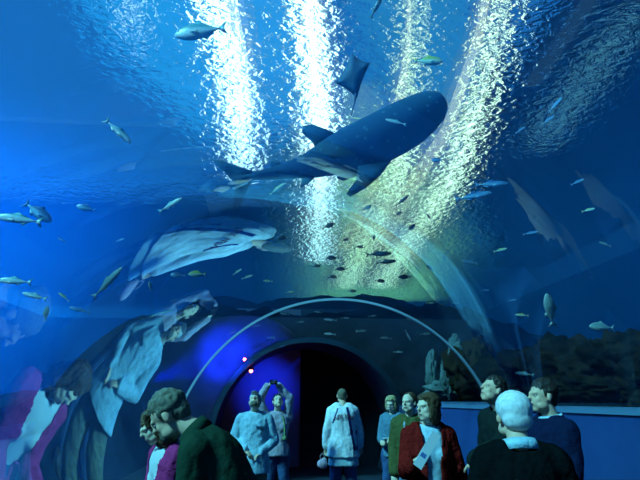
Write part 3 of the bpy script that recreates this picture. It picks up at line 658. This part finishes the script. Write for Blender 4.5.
def make_fish(kind, m, full=True):
    pr = SLIM if kind == 'slim' else BROAD; k = 1 if kind == 'slim' else 1.7
    if not full:                                    # small in the photo: one mesh, tail included
        bm = bmesh.new(); o = fish_body(pr, .45, m); bm.from_mesh(o.data)
        t = flat('t', [(-.32, .012), (-.5, .11*k**.5), (-.43, 0), (-.5, -.11*k**.5), (-.32, -.012)], .006, m); bm.from_mesh(t.data)
        d = flat('d', [(.15, .08*k), (.0, .135*k), (-.18, .05*k), (-.05, .06*k)], .005, m); bm.from_mesh(d.data)
        for q in (t, d): bpy.data.objects.remove(q)
        bm.to_mesh(o.data); bm.free(); o.data.polygons.foreach_set('use_smooth', [True]*len(o.data.polygons)); return o
    r = empty('fish'); fish_body(pr, .45, m, 'body', r)
    flat('tail_fin', [(-.32, .012), (-.50, .13*k**.5), (-.43, 0), (-.50, -.13*k**.5), (-.32, -.012)], .006, m, r)
    flat('dorsal_fin', [(.18, .08*k), (.05, .14*k), (-.05, .10*k), (-.24, .035*k), (-.05, .06*k)], .005, m, r)
    flat('anal_fin', [(-.02, -.07*k), (-.10, -.125*k), (-.24, -.035*k), (-.10, -.055*k)], .005, m, r)
    for s in (-1, 1):
        f = flat('pectoral_fin', [(.22, -.02), (.05, -.03), (.02, -.09), (.16, -.045)], .004, m, r); f.rotation_euler = (s*.5, 0, 0); f.location = (0, s*.04*k, -.01)
        b = bmesh.new(); ell(b, (.405, s*.026*k, .012*k), (.013, .008, .013), seg=10); obj('eye', b, PUP, r, True)
    return r
PROTO = {}
def put_fish(px, py, L, ang, D, kind, m, full=False, label=None, group=None, depth=0):
    key = (kind, m.name, full)
    if key not in PROTO: o = PROTO[key] = make_fish(kind, m, full)
    else: o = copy_tree(PROTO[key])
    c = P(px, py, D); dist = (c-Vector((0, 0, EYE))).dot(CF)
    a = math.radians(ang); x = (CR*math.cos(a)+CU*math.sin(a)+CF*depth).normalized()
    up = Vector((0, 0, 1))
    if abs(x.z) > .8: up = Vector((-1 if x.x*x.z > 0 else 1, 0, .3))
    z = (up-x*up.dot(x)).normalized()
    if z.dot(CU) < 0: z = -z
    y = z.cross(x)
    s = L/FOC*dist/math.sqrt(1/(1+depth*depth))
    o.matrix_world = Matrix.Translation(c) @ Matrix((x, y, z)).transposed().to_4x4() @ Matrix.Scale(s, 4)
    tag(o, label, 'fish', group); return o
big = [
 (201, 31, 54, 188, 6, 'broad', F_silver, 'large broad blue fish swimming beside the leftmost glittering lamp strip near the surface'),
 (428, 61, 30, 0, 7, 'broad', F_green, 'silver fish with yellow green tail high above the shark head'),
 (118, 131, 36, -42, 5.5, 'slim', F_silver, 'lone slim silver fish slanting downward in open blue water at upper left'),
 (19, 219, 50, 172, 5, 'slim', F_silver, 'slim silver fish at the left edge, uppermost and largest of those along it'),
 (38, 212, 34, -35, 7, 'broad', F_blue, 'dim blue fish slanting behind the uppermost silver fish at the left edge'),
 (170, 205, 28, 32, 5.5, 'slim', F_silver, 'bright slim fish tilted up just above the reflected white jacket'),
 (15, 281, 36, 175, 5, 'slim', F_silver, 'slim silver fish at the left edge, middle of the three stacked there'),
 (35, 296, 26, 165, 5.5, 'slim', F_silver, 'slim pale fish near the left edge, lowest of the three stacked there'),
 (64, 297, 14, 140, 6, 'slim', F_green, 'small greenish fish just right of the three stacked silver fish'),
 (86, 208, 20, 165, 8, 'broad', F_blue, 'dim rounded blue fish between the left edge fish and the tilted bright fish'),
 (396, 122, 22, 165, 8, 'slim', F_silver, 'small bright fish passing in front of the shark head'),
 (376, 8, 24, 62, 7, 'slim', F_dark, 'dark slim fish pointing steeply up at the top edge of the picture'),
 (473, 196, 38, 12, 7, 'slim', F_blue, 'bright blue slim fish right of the yellow glow, lower of a pair'),
 (491, 184, 34, 4, 8, 'slim', F_blue, 'dim blue slim fish right of the yellow glow, upper of a pair'),
 (438, 160, 14, 180, 8, 'broad', F_blue, 'small blue fish just below the shark snout'),
 (555, 105, 20, 48, 8, 'slim', F_blue, 'blue fish tilted up in the glittering patch at the right, upper one'),
 (548, 120, 16, 35, 8, 'slim', F_blue, 'blue fish tilted up in the glittering patch at the right, lower one'),
 (277, 189, 20, 38, 8, 'slim', F_green, 'small green fish tilted up under the shark tail stalk'),
 (107, 283, 44, 47, 6.5, 'slim', F_pale, 'pinkish pale slim fish slanting up left of the reflected blue shirt'),
 (550, 310, 34, 100, 6.5, 'broad', F_pale, 'large pale fish standing head up above the dark rocks at right'),
 (602, 327, 26, 175, 6.5, 'broad', F_pale, 'pale fish low over the dark rocks near the right edge'),
 (522, 315, 14, 175, 7, 'slim', F_green, 'small greenish fish left of the large head up pale fish'),
 (525, 374, 20, 172, 5.5, 'slim', F_pale, 'slim pale fish just above the ledge between the two men at the blue wall'),
 (577, 182, 15, 25, 8, 'slim', F_blue, 'small blue fish alone in the dark water at right, upper one'),
 (588, 210, 14, 15, 8, 'slim', F_green, 'small green fish alone in the dark water at right, middle one'),
 (605, 244, 13, 160, 8, 'slim', F_pale, 'small pale fish alone in the dark water at right, lowest one'),
 (530, 233, 16, 12, 9, 'slim', F_blue, 'small dim fish right of the yellow glow above the dark slope'),
 (150, 286, 9, 100, 6, 'broad', F_silver, 'tiny bright fish pointing up between the reflected jacket and blue shirt'),
 (197, 274, 18, 178, 7.5, 'broad', F_green, 'small greenish fish just under the reflected white jacket'),
 (178, 275, 16, 178, 7.5, 'broad', F_blue, 'small blue fish just under the reflected white jacket'),
 (46, 314, 16, 80, 7, 'broad', F_pale, 'dim diamond shaped fish pointing up under the lowest left edge fish'),
 (80, 310, 22, 165, 7, 'slim', F_blue, 'dim blue slim fish low at left above the reflected brown hair'),
]
for px, py, L, ang, D, kd, m, lab in big:
    put_fish(px, py, L, ang, D, kd, m, L >= 26, lab)
random.seed(4)
ORD = 'first second third fourth fifth sixth seventh eighth ninth tenth eleventh twelfth thirteenth fourteenth fifteenth sixteenth seventeenth eighteenth nineteenth twentieth'.split()
def school(rows, text):
    rows = sorted(rows)
    return [(*q, text % (ORD[i] if i < len(rows)-1 else 'last')) for i, q in enumerate(rows)]
for px, py, L, ang, lab in school([(367, 208, 11, 30), (402, 201, 18, 40), (328, 226, 14, 22), (429, 217, 7, 120), (283, 238, 13, 178), (333, 258, 13, 178), (342, 269, 12, 178), (332, 277, 10, 10), (378, 254, 26, 4), (386, 262, 22, 8), (352, 291, 9, 0), (405, 277, 14, 178), (374, 238, 8, 80), (411, 228, 12, 45), (398, 214, 9, 30), (316, 266, 9, 5), (380, 281, 10, 0), (361, 247, 9, 170), (430, 268, 10, 140), (345, 240, 8, 20)], 'small dark fish against the yellow green glow, %s counting from the left'):
    put_fish(px, py, L, ang, random.uniform(8, 12), 'broad' if L < 15 else 'slim', F_dark, False, lab, 'dark school in the glow')
for px, py, L, ang, lab in school([(285, 314, 10, 170), (256, 326, 9, 10), (300, 322, 9, 5), (330, 334, 12, 175), (361, 331, 11, 5), (386, 338, 12, 175), (412, 319, 12, 175), (345, 318, 9, 0), (318, 312, 8, 170), (372, 316, 9, 10), (232, 333, 9, 20), (398, 352, 10, 0), (271, 338, 9, 175), (425, 334, 11, 5)], 'small pale fish over the dark rock above the corridor arch, %s from the left'):
    put_fish(px, py, L, ang, random.uniform(8, 10), 'slim', F_pale, False, lab, 'pale school over the arch')
for px, py, L, ang, lab in school([(268, 281, 10, 175), (237, 272, 11, 35), (247, 277, 12, 20), (290, 292, 8, 5), (440, 300, 9, 5), (455, 303, 10, 175), (470, 262, 16, 170), (485, 290, 9, 0), (500, 250, 14, 15), (512, 300, 9, 10), (520, 130, 12, 35), (62, 240, 10, 150), (120, 240, 9, 20), (430, 303, 8, 0)], 'small dim blue green fish scattered round the arch and slope, %s from the left'):
    put_fish(px, py, L, ang, random.uniform(7.5, 9.5), 'slim', random.Random(px).choice([F_blue, F_green]), False, lab, 'scattered small fish')

# whale shark
m, n, out = nt('whale_shark_skin'); N = n.nodes; K = n.links
b = N.new('ShaderNodeBsdfPrincipled'); b.inputs['Roughness'].default_value = .9; b.inputs['Specular IOR Level'].default_value = .05; K.new(b.outputs[0], out.inputs[0])
tc = N.new('ShaderNodeTexCoord'); vo = N.new('ShaderNodeTexVoronoi'); vo.inputs['Scale'].default_value = 5.5; K.new(tc.outputs['Object'], vo.inputs[0])
rp = N.new('ShaderNodeValToRGB'); rp.color_ramp.elements[0].position = .14; rp.color_ramp.elements[0].color = (.05, .15, .22, 1); rp.color_ramp.elements[1].position = .22; rp.color_ramp.elements[1].color = (.02, .07, .13, 1)
K.new(vo.outputs['Distance'], rp.inputs[0]); K.new(rp.outputs[0], b.inputs['Base Color']); M_shark = m
DS = 10.0
ws = empty('whale_shark', P(350, 150, DS)); tag(ws, 'huge dark blue whale shark swimming overhead just below the surface', 'whale shark')
def PS(px, py, D=DS): return P(px, py, D) - ws.location
spine = [(246, 178, 3, 11.4), (262, 175, 5, 11.2), (285, 171, 8, 10.9), (308, 166, 13, 10.6), (330, 158, 19, 10.3), (350, 150, 24, 10.1), (372, 142, 26.5, 9.9), (392, 132, 27, 9.75), (410, 122, 26, 9.6), (424, 113, 23, 9.5), (434, 106, 19, 9.45), (441, 101, 12, 9.42), (444, 99, 4, 9.4)]
bm = bmesh.new(); rows = []
for i, (x, y, r, D) in enumerate(spine):
    c = PS(x, y, D); a = PS(*spine[max(0, i-1)][:2], spine[max(0, i-1)][3]); b_ = PS(*spine[min(len(spine)-1, i+1)][:2], spine[min(len(spine)-1, i+1)][3])
    t = (b_-a).normalized(); u = (Vector((0, 0, 1))-t*t.z).normalized(); s_ = t.cross(u)
    R_ = r/FOC*(D*1.05)
    rows.append([bm.verts.new(c+u*R_*.98*math.sin(2*PI*k/28)+s_*R_*1.12*math.cos(2*PI*k/28)) for k in range(28)])
for p_, q_ in zip(rows, rows[1:]):
    for k in range(28): bm.faces.new((p_[k], p_[(k+1) % 28], q_[(k+1) % 28], q_[k]))
bm.faces.new(rows[0]); bm.faces.new(rows[-1]); obj('body', bm, M_shark, ws, True)
def fin3(name, pts, th=.07, m=M_shark, parent=ws):
    bm = bmesh.new(); V = [Vector(p) for p in pts]; c = sum(V, Vector())/len(V); nn = (V[1]-V[0]).cross(V[2]-V[0]).normalized()
    L = [bm.verts.new(v) for v in V]; a = bm.verts.new(c+nn*th); b = bm.verts.new(c-nn*th)
    for i in range(len(L)):
        j = (i+1) % len(L); bm.faces.new((L[i], L[j], a)); bm.faces.new((L[j], L[i], b))
    return obj(name, bm, m, parent, True)
fin3('dorsal_fin', [PS(342, 136, 10.4), PS(326, 129, 10.5), PS(312, 124, 10.55), PS(303, 126, 10.6), PS(302, 133, 10.6), PS(312, 142, 10.5), PS(318, 152, 10.5)])
fin3('dorsal_fin', [PS(285, 165, 10.9), PS(274, 160, 11), PS(270, 163, 11), PS(272, 171, 11)], .03)
fin3('tail_fin', [PS(256, 172, 11.3), PS(240, 167, 11.5), PS(222, 160, 11.6), PS(212, 160, 11.7), PS(228, 171, 11.6), PS(238, 181, 11.5), PS(236, 196, 11.6), PS(233, 214, 11.7), PS(241, 204, 11.6), PS(250, 184, 11.4)], .05)
fin3('pectoral_fin', [PS(392, 160, 9.7), PS(380, 176, 9.4), PS(366, 188, 9.1), PS(350, 197, 8.9), PS(346, 194, 8.9), PS(356, 180, 9.2), PS(358, 166, 9.8)])
fin3('pectoral_fin', [PS(372, 165, 10.3), PS(358, 176, 10.9), PS(343, 181, 11.1), PS(336, 178, 11.1), PS(346, 168, 10.5)])
fin3('pelvic_fin', [PS(318, 174, 10.5), PS(308, 184, 10.5), PS(300, 188, 10.5), PS(304, 174, 10.6)], .04)
# ray: disc with wings, tail and thickness
ry = empty('ray', P(352, 78, 8)); tag(ry, 'dark diamond shaped ray seen from below above the whale shark', 'ray')
bm = bmesh.new(); E4 = [(352, 53), (370, 63), (357, 98), (335, 83)]
pts = [P(x, y, 8)-ry.location for x, y in E4]; ring_ = []
for i in range(4):
    a, b_ = pts[i], pts[(i+1) % 4]
    for k in range(6):
        t = k/6; ring_.append(a.lerp(b_, t) - (a.lerp(b_, t)*.10*math.sin(PI*t)))
nn = (pts[1]-pts[0]).cross(pts[2]-pts[0]).normalized()
lv = [bm.verts.new(v) for v in ring_]; md = [[bm.verts.new(v*.5+nn*s*.055) for v in ring_] for s in (-1, 1)]; cc = [bm.verts.new(nn*s*.09) for s in (-1, 1)]
for i in range(24):
    j = (i+1) % 24
    for s in (0, 1): bm.faces.new((lv[i], lv[j], md[s][j], md[s][i])); bm.faces.new((md[s][i], md[s][j], cc[s]))
M_ray = mat('ray_skin', (.02, .06, .11), .7, (.03, .08, .13), 4); obj('body', bm, M_ray, ry, True)
b = bmesh.new(); limb(b, [P(356, 90, 8)-ry.location, P(355, 101, 8)-ry.location, P(351, 116, 8.1)-ry.location], [.03, .015, .006], 8); obj('tail', b, M_ray, ry, True)

# boulders and corals beyond the right-hand ledge
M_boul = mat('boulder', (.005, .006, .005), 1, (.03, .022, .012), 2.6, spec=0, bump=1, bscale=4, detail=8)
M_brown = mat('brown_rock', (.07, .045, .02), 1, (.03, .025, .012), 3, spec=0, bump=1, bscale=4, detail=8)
def boulder(px, py, w, h, D, seed, m=M_boul, name='boulder', label=None, cat='rock', group=None, amp=.42):
    D = max(D, (xr+.36)/(P(px-w*.42, py, 1).x)); c = P(px, py, D); k = D*1.05/FOC
    bm = bmesh.new(); bmesh.ops.create_icosphere(bm, subdivisions=5, radius=1)
    for v in bm.verts:
        q = v.co*1.3+Vector((seed*3.1, seed, 0)); v.co *= 1+amp*(noise.noise(q)+.7*noise.noise(q*2.6)+.5*noise.noise(q*5.5)+.3*noise.noise(q*11))
        v.co = Vector((v.co.x*w*k*.5, v.co.y*w*k*.5, v.co.z*h*k*.5))
    o = obj(name, bm, m, None, True); o.location = c; tag(o, label, cat, group); return o
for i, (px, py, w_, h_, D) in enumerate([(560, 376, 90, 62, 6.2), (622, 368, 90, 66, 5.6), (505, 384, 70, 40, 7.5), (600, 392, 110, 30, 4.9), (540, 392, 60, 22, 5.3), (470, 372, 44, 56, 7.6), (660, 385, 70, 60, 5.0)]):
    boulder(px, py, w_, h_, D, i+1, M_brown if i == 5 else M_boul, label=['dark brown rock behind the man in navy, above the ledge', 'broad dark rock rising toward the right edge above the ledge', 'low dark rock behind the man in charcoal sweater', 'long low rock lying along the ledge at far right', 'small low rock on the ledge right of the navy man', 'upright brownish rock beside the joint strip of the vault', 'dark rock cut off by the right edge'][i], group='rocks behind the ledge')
M_cor = mat('coral', (.28, .42, .42), .9, (.16, .26, .25), 3, bump=1, bscale=5)
for i, (px, py, w_, h_, D, l) in enumerate([(432, 372, 12, 34, 7.8, 'pale upright blade of coral, leftmost behind the ledge'), (447, 377, 12, 32, 7.6, 'pale upright blade of coral between its neighbour and the vault joint'), (446, 392, 40, 20, 7.3, 'rounded grey blue coral mound just above the ledge'), (456, 352, 14, 30, 8.2, 'pale coral blade highest behind the vault joint')]):
    boulder(px, py, w_, h_, D, i+20, M_cor, 'coral', l, 'coral', amp=.35)
